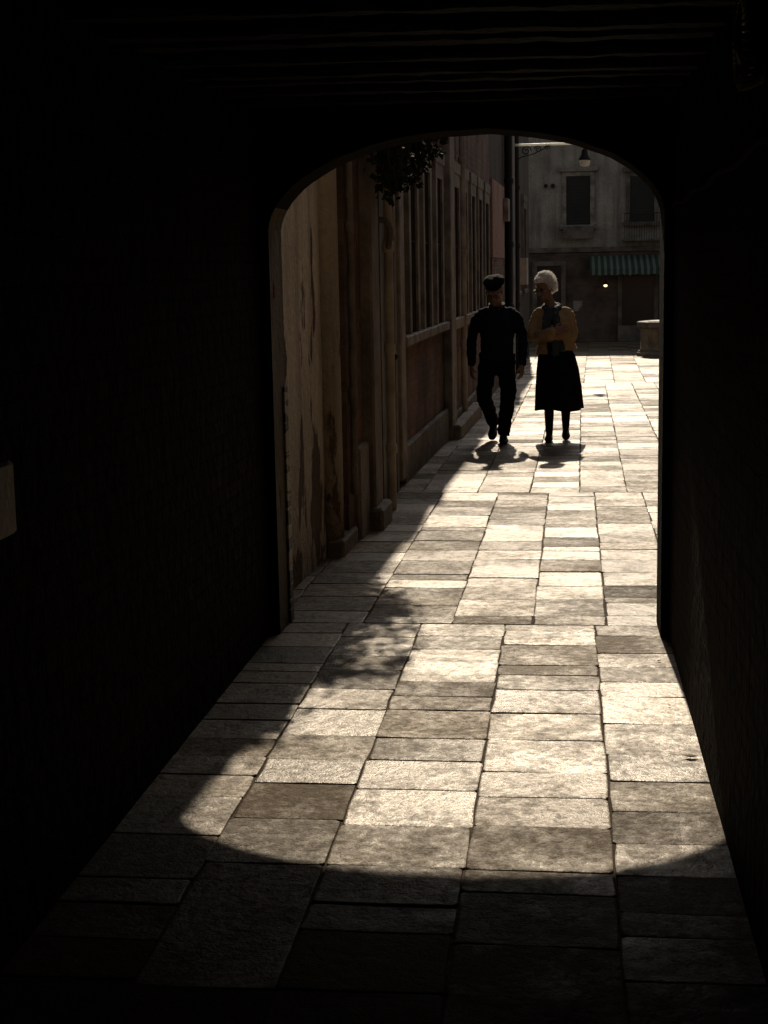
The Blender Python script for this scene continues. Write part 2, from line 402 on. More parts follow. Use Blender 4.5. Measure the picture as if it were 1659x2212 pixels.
def pave(cols, y0, y1, lens, shear=0.0, special=(), tilt=.004):
    for i in range(len(cols) - 1):
        y = y0; first = True
        while y < y1 - .02:
            L = R.uniform(*lens)
            if R.random() < .15: L *= .6
            if first: L *= R.uniform(.4, 1); first = False
            ye = y + L
            if y1 - ye < .12: ye = y1
            tint = None
            for (sx0, sx1, sy0, sy1, tt) in special:
                if abs(cols[i] - sx0) < .05:
                    if y < sy0 - 1e-4 and ye > sy0 - .1: ye = sy0
                    elif abs(y - sy0) < 1e-3: ye = sy1; tint = tt
            # passage shade painted into the slab tint, darker and less glossy deeper in
            depth_shade = min(1.0, max(0.0, (4.8 - (y + ye) / 2) / 1.6))
            slab(cols[i], cols[i + 1], y, ye, shear, y0, tint, tilt, shade=depth_shade)
            y = ye
cols1 = [-1.75, -1.40, -1.014, -.67, -.275, .139, .50, .8]
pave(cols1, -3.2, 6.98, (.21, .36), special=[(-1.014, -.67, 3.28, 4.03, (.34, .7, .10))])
cols2 = [-1.85, -1.36, -.947, -.525, -.146, .195, .55, .93, 1.3]
pave(cols2, 6.98, 11.5, (.24, .42), .006, special=[(.195, .55, 7.60, 7.92, (.16, .9, .08))])
x = -1.9; cols3 = [x]
while x < 2.6: x += R.uniform(.34, .44); cols3.append(x)
pave(cols3, 11.5, 24.0, (.26, .5), .012, tilt=.005)
x = -1.2; cols4 = [x]
while x < 14: x += R.uniform(.42, .62); cols4.append(x)
pave(cols4, 24.0, 40.5, (.32, .7), .02, tilt=.006)
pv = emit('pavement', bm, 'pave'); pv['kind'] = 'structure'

# ------------------------------------------------------------------ the passage the photographer stands in
AY0, AY1 = 6.74, 7.05
XL, XR = -1.297, .425
ACX, AHW, AZS, ARI = (XL + XR) / 2, (XR - XL) / 2, 1.83, .405
WL, WR = -1.343, .463
pb = thing('passage_building', 'dark covered passage with sooty brick walls, beamed ceiling and low stone arch at its end', 'passage', (ACX, 2.0, 0))
bm = bmesh.new()
N = 40; TOP = 5.0; BOT = -.3
def ap(i):
    th = PI - PI * i / N
    w = 1 + .018 * noise.noise(Vector((i * .55, 0, 0)))
    return ACX + AHW * math.cos(th) + .045 * math.sin(th), AZS + ARI * math.sin(th) * w
pts = [(XL, BOT), (XL, .6), (XL, 1.2)] + [ap(i) for i in range(N + 1)] + [(XR, 1.2), (XR, .6), (XR, BOT)]
fr = [bm.verts.new((x, AY0, z)) for x, z in pts]; bk = [bm.verts.new((x, AY1, z)) for x, z in pts]
for i in range(len(pts) - 1):
    f = bm.faces.new((fr[i], bk[i], bk[i + 1], fr[i + 1]))
    if 5 < i: f.material_index = 2  # crown and right jamb: arch stone darkened to stand for their shade
def plate(V, y, mi):
    lo_l = bm.verts.new((-5, y, BOT)); hi_l = bm.verts.new((-5, y, TOP)); lo_r = bm.verts.new((4, y, BOT)); hi_r = bm.verts.new((4, y, TOP))
    tops = [bm.verts.new((V[i].co.x, y, TOP)) for i in range(3, 4 + N)]
    fs = [bm.faces.new([lo_l, V[0], V[1], V[2], V[3], tops[0], hi_l])]
    for k in range(N): fs.append(bm.faces.new((V[3 + k], V[4 + k], tops[k + 1], tops[k])))
    fs.append(bm.faces.new([V[-1], lo_r, hi_r, tops[-1], V[-4], V[-3], V[-2]]))
    for f in fs: f.material_index = mi
plate(fr, AY0, 1); plate(bk, AY1, 0)  # inner face coloured near black to hold its backlit shade
bmesh.ops.recalc_face_normals(bm, faces=list(bm.faces))
me = bpy.data.meshes.new('arch_wall'); bm.to_mesh(me); bm.free()
mi_keep = [f.material_index for f in me.polygons]
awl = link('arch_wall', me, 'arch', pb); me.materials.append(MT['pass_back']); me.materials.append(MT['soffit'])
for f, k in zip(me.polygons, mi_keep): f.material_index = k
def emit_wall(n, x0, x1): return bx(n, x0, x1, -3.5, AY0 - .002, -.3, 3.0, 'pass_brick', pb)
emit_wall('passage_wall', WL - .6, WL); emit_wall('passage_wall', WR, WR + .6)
bx('rear_light_block', WL + .002, WR - .002, -3.5, -3.1, -.3, 3.0, 'pass_back', pb)  # unseen wall added to keep light out where the passage would continue
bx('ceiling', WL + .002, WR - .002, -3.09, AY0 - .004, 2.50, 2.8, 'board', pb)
yb = 6.55
while yb > -2.8:
    bm = bmesh.new()
    wv, zb = R.uniform(.10, .14), 2.335 + R.uniform(-.012, .012)
    nseg = 24; sk = R.uniform(.05, .075); rings = []
    for i in range(nseg + 1):
        u = i / nseg; x = WL + .003 + (WR - WL - .006) * u
        yy = yb + sk * (u - .5) * 2 * .9
        e = lambda s: R.uniform(-.006, .006)
        rings.append([bm.verts.new((x, yy - wv / 2 + e(0), zb + .018 + e(0))), bm.verts.new((x, yy - wv / 2 + .018 + e(0), zb + e(0) * .6)), bm.verts.new((x, yy + wv / 2 - .018 + e(0), zb + e(0) * .6)),
                      bm.verts.new((x, yy + wv / 2 + e(0), zb + .018 + e(0))), bm.verts.new((x, yy + wv / 2, 2.497)), bm.verts.new((x, yy - wv / 2, 2.497))])
    for i in range(nseg):
        for k in range(6): bm.faces.new((rings[i][k], rings[i][(k + 1) % 6], rings[i + 1][(k + 1) % 6], rings[i + 1][k]))
    bm.faces.new(rings[0]); bm.faces.new(rings[-1][::-1])
    emit('beam', bm, 'beam', pb)
    yb -= R.uniform(.30, .38)
bx('corner_guard', XL + .001, XL + .012, 6.96, 7.04, .0, 1.12, 'guard', pb, .003)
bx('sticker', XL + .001, XL + .004, 6.82, 6.87, 1.53, 1.59, 'pinkpaint', pb)
bx('window_sill', WL - .02, WL + .05, 2.2, 3.46, 1.045, 1.22, 'sill_pale', pb, .008)
bm = bmesh.new()
for k in range(8):
    y = 2.28 + k * .15
    tube(bm, [(WL + .025, y, 1.22), (WL + .025, y, 1.9)], .008, 6, sub=1)
    for sg in (-1, 1):
        tube(bm, [(WL + .025, y + sg * .005, 1.25), (WL + .025, y + sg * .05, 1.28), (WL + .025, y + sg * .05, 1.33), (WL + .025, y + sg * .02, 1.34)], .005, 5, sub=3)
for z in (1.245, 1.42, 1.85): tube(bm, [(WL + .025, 2.22, z), (WL + .025, 3.42, z)], .006, 6, sub=1)
emit('window_grille', bm, 'iron', pb)
bm = bmesh.new()
cp = [(WR - .008, 6.70 - .32 * k, 1.885 + .010 * math.sin(k * 2.3) + .004 * k) for k in range(11)]
tube(bm, cp, .010, 8, side=(0, 0, 1), sub=3); emit('conduit', bm, 'cable', pb, True)
lc = onX(1650, 78, WR)
rl = thing('bulkhead_lamp', 'round unlit lamp with ribbed rim high on the right passage wall', 'lamp', (WR, lc.y, lc.z))
bm = bmesh.new()
for k in range(36):
    th = 2 * PI * k / 36
    dy, dz = math.cos(th), math.sin(th)
    tube(bm, [(WR - .01, lc.y + dy * .105, lc.z + dz * .105), (WR - .05, lc.y + dy * .12, lc.z + dz * .12), (WR - .055, lc.y + dy * .09, lc.z + dz * .09)], .006, 5, side=(0, -dz, dy), sub=2)
emit('ribbed_rim', bm, 'zinc', rl)
bm = bmesh.new(); ell(bm, (WR - .02, lc.y, lc.z), (.05, .09, .09)); emit('lamp_glass', bm, 'glass', rl, True)
bm = bmesh.new(); tube(bm, [(WR - .001, lc.y, lc.z), (WR - .02, lc.y, lc.z)], .11, 28, side=(0, 1, 0), sub=1, cap=False); emit('back_plate', bm, 'iron', rl)

# ------------------------------------------------------------------ left row of houses
def house(name, label, y0, y1, H, mt):
    ym = (y0 + y1) / 2
    h = thing(name, label, 'house', (FX(ym), ym, gz(ym)))
    fb('wall', y0 + .001, y1 - .001, -.9, H, -5, 0, mt, h)
    bm = bmesh.new()
    hexa(bm, [(FX(y0) - 5.1, y0 + .002, H + .002), (FX(y0) + .04, y0 + .002, H + .002), (FX(y1) + .04, y1 - .002, H + .002), (FX(y1) - 5.1, y1 - .002, H + .002),
              (FX(y0) - 2.7, y0 + .002, H + 1.0), (FX(y0) - 2.4, y0 + .002, H + 1.0), (FX(y1) - 2.4, y1 - .002, H + 1.0), (FX(y1) - 2.7, y1 - .002, H + 1.0)])
    emit('roof', bm, 'tile', h)
    return h
def drain(name, y, z0, z1, o, r, parent, mt='zinc', brackets=()):
    bm = bmesh.new()
    x = FX(y) + o
    tube(bm, [(x, y, z0), (x + .004, y, (z0 + z1) / 2), (x, y, z1)], r, 12, sub=2)
    for z in brackets: tube(bm, [(x, y, z - .018), (x, y, z + .018)], r * 1.3, 12, sub=1)
    return emit(name, bm, mt, parent, True)
def fwindow(y0, y1, z0, z1, parent, out=.05, fw=.13, mt='stone', sill=True):
    bm = bmesh.new(); U = ushape(y0, y1, z0, z1, fw)
    prism(bm, [(FX(y) - .02, y, z) for y, z in U], [(FX(y) + out, y, z) for y, z in U])
    w = emit('window', bm, mt, parent)
    fb('lintel', y0 - .05, y1 + .05, z1 + .002, z1 + .13, -.02, out + .01, mt, w, .008)
    if sill: fb('sill', y0 - .09, y1 + .09, z0 - .08, z0 - .002, -.02, out + .03, mt, w, .01)
    fb('pane', y0 + fw + .001, y1 - fw - .001, z0, z1 - fw - .001, -.02, .006, 'glass', w)
    bm = bmesh.new()
    n = 3
    for k in range(n):
        y = y0 + fw + (y1 - y0 - 2 * fw) * (k + .5) / n
        tube(bm, [(FX(y) + .03, y, z0), (FX(y) + .03, y, z1 - fw)], .010, 6, sub=1)
    zz = z0 + .75
    tube(bm, [(FX(y0 + fw) + .03, y0 + fw, zz), (FX(y1 - fw) + .03, y1 - fw, zz)], .006, 6, sub=1)
    emit('bars', bm, 'rust', w)
    return w
yA, yB, yC, yD, yE = 7.055, 11.75, 21.9, 25.2, 33.4
h1 = house('plastered_house', 'weathered beige plaster house with stone pilasters just outside the arch on the left', yA, yB, 4.0, 'plaster1')
bm = bmesh.new(); yq = 8.85
tube(bm, [(FX(yq) + .0, yq, -.05), (FX(yq) + .0, yq, 1.5), (FX(yq) + .0, yq, 3.4)], [(.085, .13)] * 3, 20, sub=2, cap=False)
emit('pilaster', bm, 'tan', h1, True)
fb('plinth_block', 8.72, 9.25, -.2, .08, 0, .105, 'dkstone', h1, .012)
fb('brick_panel', 9.1, 9.72, -.3, 3.4, -.02, .075, 'brick_dk', h1)
drain('waste_pipe', 9.18, .3, 3.2, .10, .022, h1, 'dkstone', (.9, 1.9))
fb('plinth_block', 9.32, 9.70, -.2, .56, 0, .115, 'dkstone', h1, .018)
fb('stone_pier', 9.725, 10.05, -.2, 3.4, 0, .15, 'dkstone', h1, .015)
fb('pier_base', 9.68, 10.12, -.2, .12, 0, .20, 'dkstone', h1, .02)
bm = bmesh.new(); U = ushape(10.78, 11.62, -.2, 2.8, .12)
prism(bm, [(FX(y) - .01, y, z) for y, z in U], [(FX(y) + .05, y, z) for y, z in U])
emit('door_frame', bm, 'dkstone', h1)
dr = fb('door', 10.905, 11.495, -.1, 2.675, -.01, .03, 'wood', h1, .004)
bm = bmesh.new(); ell(bm, (FX(11.4) + .055, 11.4, 1.0), (.028, .028, .028)); emit('handle', bm, 'iron', dr, True)
bm = bmesh.new()
gp = [(FX(9.25 + k * .03) + .079, 9.25 + k * .03, 1.78 + .035 * math.sin(k * 1.35) + .004 * k) for k in range(13)]
tube(bm, gp, .005, 6, side=(0, 0, 1), sub=2)
emit('graffiti', bm, 'pinkpaint', h1)
drain('drainpipe', 10.62, -.02, 3.9, .13, .032, h1, 'zinc', (.4, 1.1, 1.8, 2.5))
bm = bmesh.new(); tube(bm, [(FX(10.5) + .05, 10.52, 1.98), (FX(10.5) + .14, 10.5, 1.97), (FX(10.5) + .16, 10.52, 1.89), (FX(10.6) + .14, 10.58, 1.80)], .022, 10, side=(0, 1, 0)); emit('pipe_elbow', bm, 'dkstone', h1, True)

h2 = house('brick_house', 'long red brick house with barred stone framed windows beside the walking couple', yB, yC, 4.6, 'brick')
fb('plinth', 12.0, 15.45, -.3, .24, 0, .05, 'dkstone', h2, .01)
fb('plinth', 15.95, 21.8, -.35, .12, 0, .05, 'dkstone', h2, .01)
fb('step', 15.5, 18.2, -.3, .06, .052, .17, 'stone', h2, .02)
fb('pilaster', 15.46, 15.92, -.3, 4.5, 0, .09, 'stone', h2, .01)
fb('pilaster', 11.78, 12.05, .0, 4.5, 0, .06, 'stone', h2, .01)
fb('sill_band', 12.06, 15.44, 1.035, 1.118, 0, .075, 'stone', h2, .01)
fb('sill_band', 15.94, 21.8, 1.0, 1.118, 0, .075, 'stone', h2, .01)
for (ya, ybb) in ((12.45, 13.15), (13.45, 14.15), (14.5, 15.2), (16.2, 16.95), (17.25, 17.5 + .45), (18.35, 19.05), (19.4, 20.1), (20.5, 21.3)):
    fwindow(ya, ybb, 1.12, 2.62, h2, sill=False)
drain('drainpipe', 17.1, -.1, 4.5, .06, .035, h2, 'zinc', (.8, 1.8, 2.8))

h3 = house('pink_house', 'narrow house with faded pink plaster upper wall beyond the brick house', yC, yD, 4.5, 'dkplaster')
fb('plaster_panel', 22.0, 24.6, 1.78, 2.88, 0, .04, 'pink', h3)
fb('brick_panel', 22.0, 24.6, -.3, 1.775, 0, .03, 'brick', h3)
fb('meter_box', 24.3, 24.75, 2.35, 2.70, .041, .12, 'stone', h3, .01)
drain('drainpipe', 24.95, -.15, 4.4, .09, .06, h3, 'iron', (1.0, 2.0, 3.0))
h4 = house('shadowed_house', 'dark narrow house at the far end of the left row carrying the street lamp', yD, yE, 5.2, 'dkplaster')
fb('corner_pier', 25.3, 26.0, -.4, 5.1, 0, .13, 'dkstone', h4, .01)
drain('drainpipe', 26.9, -.2, 5.0, .1, .05, h4, 'iron', (1.0, 2.0, 3.0, 4.0))
for ya in (27.8, 30.4): fwindow(ya, ya + 1.1, 1.2, 2.9, h4, mt='dkstone')
fb('meter_box', 29.3, 29.8, 1.3, 1.8, 0, .16, 'zinc', h4, .01)

# street lamp on bracket
ly = 26.35
zA = onY(1170, 312, ly).z; xA = FX(ly) + .10; xe = onY(1263, 330, ly).x
wl = thing('wall_lamp', 'hanging street lamp on a scrolled iron bracket high on the left row', 'street lamp', (xA, ly, zA))
bm = bmesh.new(); tube(bm, [(xA, ly, zA), (xe + .05, ly, zA)], .020, 12, side=(0, 0, 1), sub=1); emit('arm', bm, 'milk', wl, True)  # translucent white on the arm stands in for sun glare on iron
bm = bmesh.new()
def spiral(cx, cz, r0, turns, s):
    return [(cx + s * (r0 * (1 - .75 * t / 20)) * math.cos(t / 20 * turns * 2 * PI), ly, cz + (r0 * (1 - .75 * t / 20)) * math.sin(t / 20 * turns * 2 * PI)) for t in range(21)]
tube(bm, spiral(xA + .20, zA - .10, .085, 1.4, 1), .010, 6, side=(0, 1, 0), sub=1)
tube(bm, spiral(xA + .40, zA - .075, .06, 1.4, -1), .009, 6, side=(0, 1, 0), sub=1)
tube(bm, spiral(xA + .55, zA - .055, .045, 1.3, 1), .008, 6, side=(0, 1, 0), sub=1)
tube(bm, [(xA, ly, zA - .28), (xA + .12, ly, zA - .2), (xA + .35, ly, zA - .14), (xA + .6, ly, zA - .01)], .010, 6, side=(0, 1, 0))
emit('scrollwork', bm, 'iron', wl, True)
zt = zA - .015
bm = bmesh.new(); lathe(bm, (xe, ly, zt), [(.012, .0), (.012, -.06), (.03, -.07), (.05, -.10), (.06, -.17), (.10, -.24), (.105, -.26), (.02, -.25)]); emit('lamp_shade', bm, 'iron', wl, True)
bm = bmesh.new(); lathe(bm, (xe, ly, zt), [(.09, -.262), (.092, -.29), (.075, -.35), (.03, -.365)]); emit('lamp_glass', bm, 'milk', wl, True)

# right house outside
rh = thing('brick_house', 'tall plain house closing the right side of the sunlit alley, hidden behind the arch', 'house', (1.4, 15, gz(15)))
bm = bmesh.new()
hexa(bm, [(.75, 7.055, -.9), (6, 7.055, -.9), (6, 24, -.9), (1.85, 24, -.9), (.75, 7.055, 5), (6, 7.055, 5), (6, 24, 5), (1.85, 24, 5)])
emit('wall', bm, 'brick', rh)
bm = bmesh.new(); hexa(bm, [(.65, 7.08, 5.002), (6.1, 7.08, 5.002), (6.1, 24.1, 5.002), (1.75, 24.1, 5.002), (3, 7.08, 6), (3.3, 7.08, 6), (4, 24.1, 6), (3.7, 24.1, 6)])
emit('roof', bm, 'tile', rh)

# ------------------------------------------------------------------ house across the square
YB = G(1200, 738).y
gb = gz(YB)
def b(px, py, o=0.0):
    v = onY(px, py, YB - o); return v.x, v.z
eh = thing('plaster_house', 'grey stained plaster house facing the square with awning and shuttered windows', 'house', (2.5, YB, gb))
bx('wall', -13, 16, YB, YB + 6, gb - .3, gb + 5.9, 'greyplaster', eh)
bm = bmesh.new(); hexa(bm, [(-13.2, YB - .15, gb + 5.902), (16.2, YB - .15, gb + 5.902), (16.2, YB + 6.1, gb + 5.902), (-13.2, YB + 6.1, gb + 5.902), (-12, YB + 2.8, gb + 6.9), (15, YB + 2.8, gb + 6.9), (15, YB + 3.2, gb + 6.9), (-12, YB + 3.2, gb + 6.9)])
emit('roof', bm, 'tile', eh)
zc1 = b(1300, 540)[1]
bx('lower_wall', -12.99, 15.99, YB - .03, YB - .001, gb - .3, zc1 - .05, 'brick_x', eh)
bx('string_course', -12.98, 15.98, YB - .09, YB - .001, zc1 - .048, zc1 + .08, 'dkstone', eh, .01)
def bwin(px0, px1, py0, py1, parent, mt='stone', pane='shutter'):
    x0, z1 = b(px0, py0); x1, z0 = b(px1, py1); f = .11
    bm = bmesh.new(); U = ushape(x0, x1, z0, z1, f)
    prism(bm, [(x, YB - .001, z) for x, z in U], [(x, YB - .07, z) for x, z in U])
    w = emit('window', bm, mt, parent)
    bx('lintel', x0 - .09, x1 + .09, YB - .14, YB - .001, z1 + .002, z1 + .12, mt, w, .01)
    bx('sill', x0 - .07, x1 + .07, YB - .18, YB - .001, z0 - .11, z0 - .002, mt, w, .01)
    p = bx('shutter', x0 + f + .001, x1 - f - .001, YB - .03, YB - .001, z0, z1 - f - .001, pane, w)
    bm = bmesh.new(); n = 14
    for k in range(n):
        z = z0 + (z1 - f - z0) * (k + .3) / n
        for (xa, xb) in ((x0 + f + .02, (x0 + x1) / 2 - .015), ((x0 + x1) / 2 + .015, x1 - f - .02)): box(bm, xa, xb, YB - .045, YB - .032, z, z + .045)
    emit('slats', bm, pane, w)
    return w
w1 = bwin(1214, 1284, 372, 485, eh)
x0, z1 = b(1216, 490); x1, z0 = b(1282, 516)
bx('flower_box', x0, x1, YB - .36, YB - .182, z0, z1, 'dkstone', eh, .012)
w2 = bwin(1352, 1422, 372, 478, eh, mt='dkstone', pane='shutter')
bm = bmesh.new(); xq0, zq1 = b(1345, 462); xq1, zq0 = b(1440, 515)
box(bm, xq0, xq1, YB - .5, YB - .002, zq0 - .06, zq0)
emit('balcony_slab', bm, 'dkstone', eh, bevel=.01)
bm = bmesh.new(); n = 18
for k in range(n):
    x = xq0 + .03 + (xq1 - xq0 - .06) * k / (n - 1); tube(bm, [(x, YB - .47, zq0), (x, YB - .47, zq1)], .007, 6, sub=1)
tube(bm, [(xq0 + .02, YB - .47, zq1), (xq1 - .02, YB - .47, zq1)], .014, 6, side=(0, 0, 1), sub=1)
emit('balcony_railing', bm, 'rust', eh)
bwin(1490, 1560, 372, 485, eh); bwin(1060, 1115, 372, 485, eh)
for px in (1179, 1194):
    xx, zz = b(px, 402); bm = bmesh.new(); tube(bm, [(xx, YB + .02, zz), (xx, YB - .03, zz)], .062, 16, side=(1, 0, 0), sub=1, cap=False)
    v = emit('vent', bm, 'iron', eh)
    bm = bmesh.new()
    P = [(xx + .065 * math.cos(2 * PI * k / 16), YB - .03, zz + .065 * math.sin(2 * PI * k / 16)) for k in range(17)]
    tube(bm, P, .012, 6, side=(0, 1, 0), sub=1, cap=False)
    emit('vent_ring', bm, 'stone', v)
x0, z1 = b(1160, 575); x1, _ = b(1212, 575)
bm = bmesh.new(); U = ushape(x0 - .12, x1 + .12, gb - .05, z1 + .12, .12)
prism(bm, [(x, YB - .031, z) for x, z in U], [(x, YB - .1, z) for x, z in U])
d = emit('door_frame', bm, 'dkstone', eh)
bx('door', x0 + .001, x1 - .001, YB - .06, YB - .031, gb - .05, z1 - .001, 'wood', eh)
x0, z1 = b(1335, 596); x1, _ = b(1500, 596)
bm = bmesh.new(); box(bm, x0, x0 + .1, YB - .1, YB - .031, gb - .05, z1); box(bm, x1 - .1, x1, YB - .1, YB - .031, gb - .05, z1); box(bm, (x0 + x1) / 2 - .05, (x0 + x1) / 2 + .05, YB - .1, YB - .031, gb + .4, z1); box(bm, x0 + .1, x1 - .1, YB - .09, YB - .031, gb - .05, gb + .4)
sf = emit('shop_window', bm, 'dkstone', eh)
bx('pane', x0 + .101, x1 - .101, YB - .045, YB - .031, gb + .401, z1, 'glass', sf)
x0, z1 = b(1238, 650); x1, z0 = b(1258, 672)
bx('wall_plaque', x0, x1, YB - .05, YB - .031, z0, z1, 'greyplaster', eh)
# awning
xa, zt = b(1274, 553); xb, _ = b(1500, 553); OUT = 1.0
zf = onY(1350, 580, YB - OUT).z; zv = onY(1350, 592, YB - OUT).z
aw = thing('awning', 'green and pale striped canvas awning over the shop across the square', 'awning', ((xa + xb) / 2, YB - .1, zt))
bm = bmesh.new(); n = 92; ra, rb_, rc = [], [], []
for k in range(n + 1):
    x = xa + (xb - xa) * k / n
    sg = .02 * math.sin(k * .5) * .5
    ra.append(bm.verts.new((x, YB - .035, zt))); rb_.append(bm.verts.new((x, YB - OUT, zf + sg)))
    rc.append(bm.verts.new((x, YB - OUT - .005, zv - .03 * abs(math.sin(k * PI / 4)) + sg)))
for k in range(n):
    bm.faces.new((ra[k], ra[k + 1], rb_[k + 1], rb_[k])); bm.faces.new((rb_[k], rb_[k + 1], rc[k + 1], rc[k]))
emit('canvas', bm, 'awning', aw)
bm = bmesh.new()
for x in (xa + .03, xb - .03):
    tube(bm, [(x, YB - .035, zt - .35), (x, YB - OUT + .02, zf - .02)], .015, 6, sub=1)
tube(bm, [(xa + .01, YB - OUT + .015, zf - .025), (xb - .01, YB - OUT + .015, zf - .025)], .015, 6, side=(0, 0, 1), sub=1)
emit('frame', bm, 'iron', aw)
v = onY(1308, 617, YB - .3)
sl = thing('shop_lamp', 'small glowing lamp on the wall under the left end of the striped awning', 'lamp', (v.x, YB - .03, v.z))
bm = bmesh.new(); ell(bm, (v.x, YB - .3, v.z), (.05, .05, .035)); emit('bulb', bm, 'bulb', sl, True)
bm = bmesh.new(); tube(bm, [(v.x, YB - .032, v.z + .08), (v.x, YB - .2, v.z + .13), (v.x, YB - .3, v.z + .11), (v.x, YB - .3, v.z + .055)], .012, 6); emit('arm', bm, 'iron', sl, True)
bm = bmesh.new(); lathe(bm, (v.x, YB - .3, v.z), [(.02, .085), (.05, .06), (.10, .035), (.10, .03), (.02, .05)], 20); emit('lamp_shade', bm, 'iron', sl, True)

# well head
wp = G(1446, 768)
wh = thing('well_head', 'carved pale stone well head standing in the sunlit square', 'well', (wp.x, wp.y, wp.z))
r = .62
bm = bmesh.new(); lathe(bm, wp, [(r * 1.10, -.06), (r * 1.10, .07), (r * 1.05, .09), (r * 1.05, .12)], 8); emit('base', bm, 'stone', wh, bevel=.01)
bm = bmesh.new(); lathe(bm, wp, [(r * 1.0, .122), (r * .97, .15), (r * .96, .35), (r * .97, .52), (r * 1.0, .56), (r * 1.02, .58)], 40); emit('drum', bm, 'stone', wh, True)
bm = bmesh.new(); lathe(bm, wp, [(r * 1.05, .582), (r * 1.10, .61), (r * 1.10, .70), (r * 1.06, .72), (r * .75, .72), (r * .75, .55)], 8); emit('rim', bm, 'stone', wh, bevel=.006)
bm = bmesh.new(); lathe(bm, wp, [(r * .74, .70), (r * .74, .73), (.05, .75)], 24); emit('lid', bm, 'iron', wh)

# ------------------------------------------------------------------ hanging creeper
def creeper():
    pr = thing('climbing_plant', 'dark leafy creeper hanging from the plaster house under the arch top', 'plant', (FX(10) + .1, 10.0, 2.75))
    sb, lb = bmesh.new(), bmesh.new()
    def leaf(p, s):
        d = Vector((R.gauss(0, 1), R.gauss(0, 1), R.gauss(-.6, .8))).normalized()
        n = Vector((R.gauss(0, 1), R.gauss(0, 1), R.gauss(.5, 1))).normalized()
        sd = d.cross(n)
        if sd.length < .1: return
        sd.normalize(); n = sd.cross(d)
        V = [p, p + d * s * .35 + sd * s * .42 + n * s * .08, p + d * s * .6 + sd * s * .2, p + d * s, p + d * s * .6 - sd * s * .2, p + d * s * .35 - sd * s * .42 + n * s * .08]
        v = [lb.verts.new(x) for x in V]
        lb.faces.new((v[0], v[1], v[2], v[3])); lb.faces.new((v[0], v[3], v[4], v[5]))
    targets = []
    for k in range(62):
        u = R.random()
        px = 715 + 245 * u
        pyb = 350 + 64 * math.exp(-((px - 855) / 60) ** 2) + R.uniform(-44, 14) - max(0, px - 890) * .70
        Y = R.uniform(9.6, 11.2)
        targets.append((onY(px, pyb, Y), Y))
    for (q, Y) in targets:
        base = Vector((FX(Y) + R.uniform(.0, .06), Y + R.uniform(-.3, .3), 2.85 + R.uniform(-.15, .25)))
        q.x = max(q.x, FX(Y) + .03)
        mid = (base + q) / 2 + Vector((max(.04, (q.x - base.x) * .35), R.uniform(-.1, .1), .08))
        P, _ = catmull([base, mid, q], [(1, 1)] * 3, 8)
        tube(sb, P, .005, 5, side=(0, 1, 0), sub=1)
        for i, p in enumerate(P):
            for _k in range(5 if i < 9 else 3):
                leaf(p + Vector((R.gauss(0, .03), R.gauss(0, .05), R.gauss(0, .03))), R.uniform(.045, .085) * (1 if i < 12 else .8))
    for k in range(360):
        Y = R.uniform(8.7, 11.4); leaf(Vector((FX(Y) + abs(R.gauss(.03, .12)), Y, R.uniform(2.5, 3.0))), R.uniform(.05, .09))
    emit('stem', sb, 'stem', pr); emit('foliage', lb, 'leaf', pr)
creeper()

def dryleaf(px, py, s, label):
    p = G(px, py); bm = bmesh.new(); n = 6; an = R.uniform(0, 6.28)
    L, C, Q = [], [], []
    for k in range(n + 1):
        t = k / n; w = s * .28 * math.sin(PI * (.06 + .9 * t)); x = (t - .5) * s; z = .004 + .15 * s * (t - .5) ** 2 * 2
        L.append(bm.verts.new((x, -w, z + w * .6))); C.append(bm.verts.new((x, 0, z))); Q.append(bm.verts.new((x, w, z + w * .45)))
    for k in range(n):
        bm.faces.new((L[k], L[k + 1], C[k + 1], C[k])); bm.faces.new((C[k], C[k + 1], Q[k + 1], Q[k]))
    o = emit('dry_leaf', bm, 'dry', None, True); o.location = (p.x, p.y, p.z); o.rotation_euler = (0, 0, an)
    tag(o, label, 'leaf')
dryleaf(1493, 1638, .045, 'largest dry curled leaf, on the paving beside the right passage wall')
dryleaf(1424, 1430, .026, 'small dry leaf on the paving just inside the right foot of the arch')
dryleaf(1446, 1526, .018, 'tiny dry leaf midway between the other two along the right wall')

# ------------------------------------------------------------------ people
def hand(bm, w, d, n, s, curl):
    w, d, n, s = Vector(w), Vector(d).normalized(), Vector(n), Vector(s)
    n = (n - d * n.dot(d)).normalized(); s = (s - d * s.dot(d) - n * s.dot(n)).normalized()
    tube(bm, [w - d * .03, w, w + d * .035, w + d * .08], [(.026, .02), (.026, .017), (.038, .016), (.039, .012)], 12, s)
    for off, ln in ((.031, .066), (.0105, .075), (-.0105, .070), (-.031, .055)):
        dr = (d + s * off * 3.5).normalized(); p = w + d * .08 + s * off; a = 0
        P = [p - d * .02, p]
        for fq in (.45, .30, .25):
            a += curl; p = p + (dr * math.cos(a) + n * math.sin(a)) * ln * fq; P.append(p)
        tube(bm, P, [.0085, .0085, .008, .0075, .006], 8, s, 2)
    b0 = w + d * .022 + s * .028
    tube(bm, [b0 - s * .012, b0, b0 + (d * .6 + s * .7 + n * .3).normalized() * .04, b0 + (d * .6 + s * .7 + n * .3).normalized() * .04 + (d * .9 + s * .2 + n * .35).normalized() * .032], [.013, .0125, .0105, .0075], 8, n, 2)
